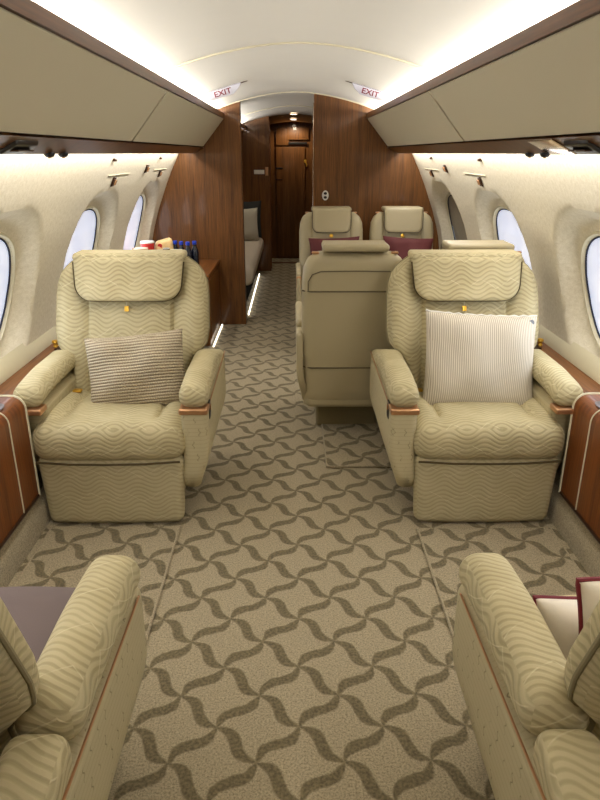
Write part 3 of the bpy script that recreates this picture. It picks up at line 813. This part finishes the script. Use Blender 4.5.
# ------------------------------------------------------------------ credenza and what stands on it
t = thing('credenza', 'low walnut cabinet against the left divider behind the velvet armchair', 'cabinet', (-.93, 5.36, 0))
mk('cabinet_body', rbox((0, 0, .29), (.50, .74, .55), .006, 1), 'wood', t)
mk('countertop', rbox((0, 0, .572), (.53, .765, .022), .006, 1), 'wood_ledge_t', t)
dr = mk('cabinet_door', rbox((.252, 0, .30), (.012, .68, .46), .003, 1), 'wood', t)
mk('plinth_light', rbox((.27, -.02, .012), (.012, .70, .012), .004, 1), 'led', t)
ZT = .583
t = thing('lidded_cup', 'red paper cup with white lid on the left cabinet', 'cup', (-1.155, 5.16, ZT))
mk('cup_body', lathe([(0, 0), (.036, 0), (.052, .215), (0, .215)], n=24), 'red', t)
mk('cup_lid', lathe([(.054, 0), (.055, .008), (.049, .014), (0, .014)], (0, 0, .215), 24), 'white', t)
t = thing('snack_jar', 'clear tub of beige snacks beside the red cup', 'tub', (-1.19, 5.05, ZT))
mk('tub', lathe([(0, 0), (.045, 0), (.058, .18), (0, .18)], n=20), 'beige_food', t)
mk('tub_lid', lathe([(.059, 0), (.06, .010), (0, .012)], (0, 0, .18), 20), 'beige_food', t)
def bagm(x, y, z): return (x*(1-.15*(z/.1)), y*(1-(z/.13)**2*.6)+.01*sin(30*x), z+.012*sin(18*x))
t = thing('snack_bag', 'crumpled beige snack bag with red dot on left cabinet', 'snack bag', (-1.04, 5.22, ZT), radians(10))
mk('bag', rbox((0, 0, .122), (.16, .09, .23), .035, (8, 3, 8), bagm), 'bag', t)
mk('bag_logo', lathe([(0, 0), (.018, 0), (.018, .004), (0, .004)], n=16).tf(lambda x, y, z: (x-.03, -z-.042, y+.19)), 'red', t)
for i, (x, y, h, m) in enumerate(((-1.05, 5.08, .17, 'chrome'), (-1.0, 5.10, .18, 'water'))):
    t = thing('snack_can', ['silver drink can in front of the beige snack bag', 'dark blue drink can in front of the snack bag'][i], 'can', (x, y, ZT))
    mk('can_body', lathe([(0, 0), (.026, 0), (.03, .008), (.03, h-.012), (.025, h), (0, h)], n=20), m, t)
    mk('can_rim', lathe([(.025, h-.001), (.026, h+.003), (.022, h+.003), (.022, h-.001)], n=20), 'white', t)
t = thing('tissue_box', 'small white carton in front of the blue capped bottles', 'carton', (-.925, 5.08, ZT), radians(-6))
mk('carton', rbox((0, 0, .085), (.10, .07, .17), .004, 1), 'white', t)
mk('carton_flap', rbox((0, 0, .172), (.09, .06, .004), .001, 1), 'cream', t)
bot = None
for i, (x, y) in enumerate(((-.955, 5.24), (-.90, 5.20), (-.845, 5.17), (-.80, 5.22))):
    lb = 'blue capped dark water bottle, %s of the four on the cabinet' % ('leftmost', 'second from left', 'third from left', 'rightmost')[i]
    if bot is None:
        bot = thing('water_bottle', lb, 'bottle', (x, y, ZT), 0, 'water bottles on the left cabinet')
        mk('bottle_body', lathe([(0, 0), (.027, 0), (.03, .006), (.03, .13), (.026, .155), (.014, .185), (.013, .20), (0, .20)], n=20), 'water', bot)
        mk('bottle_cap', lathe([(.016, .196), (.017, .20), (.017, .218), (.014, .222), (0, .222)], n=18), 'blue_cap', bot)
    else: dup(bot, (x, y, ZT), i, lb)

# ------------------------------------------------------------------ divan beyond the divider
t = thing('divan', 'long cream sofa along the left wall beyond the wood divider', 'sofa', (-.80, 7.2, 0))
mk('sofa_base', rbox((.02, 0, .17), (.66, 2.4, .26), .02, (1, 6, 2), lambda x, y, z: (x+(.05*z/.13 if x > 0 else 0), y, z)), 'black_cloth', t)
mk('seat_cushion', rbox((.03, .0, .38), (.76, 2.45, .17), .07, (4, 12, 2)), 'satin_white', t)
mk('backrest', rbox((-.30, 0, .62), (.16, 2.4, .40), .05, (2, 6, 3)), 'leather', t)
mk('floor_led', rbox((.352, -.05, .02), (.012, 2.2, .018), .005, 1), 'led', t)
p, rim = throw(.17, .19, .06, seed=9)
o = mk('throw_pillow', p, 'grey_cloth'); o.location = (-.60, 7.98, .655); o.rotation_euler = (radians(-10), 0, radians(15)); tag(o, 'grey white pillow standing on the far sofa', 'pillow')
p, rim = throw(.18, .22, .06, seed=11)
o = mk('throw_pillow', p, 'black_cloth'); o.location = (-.58, 8.14, .70); o.rotation_euler = (radians(-12), 0, 0); tag(o, 'black cushion behind the grey white pillow on sofa', 'pillow')
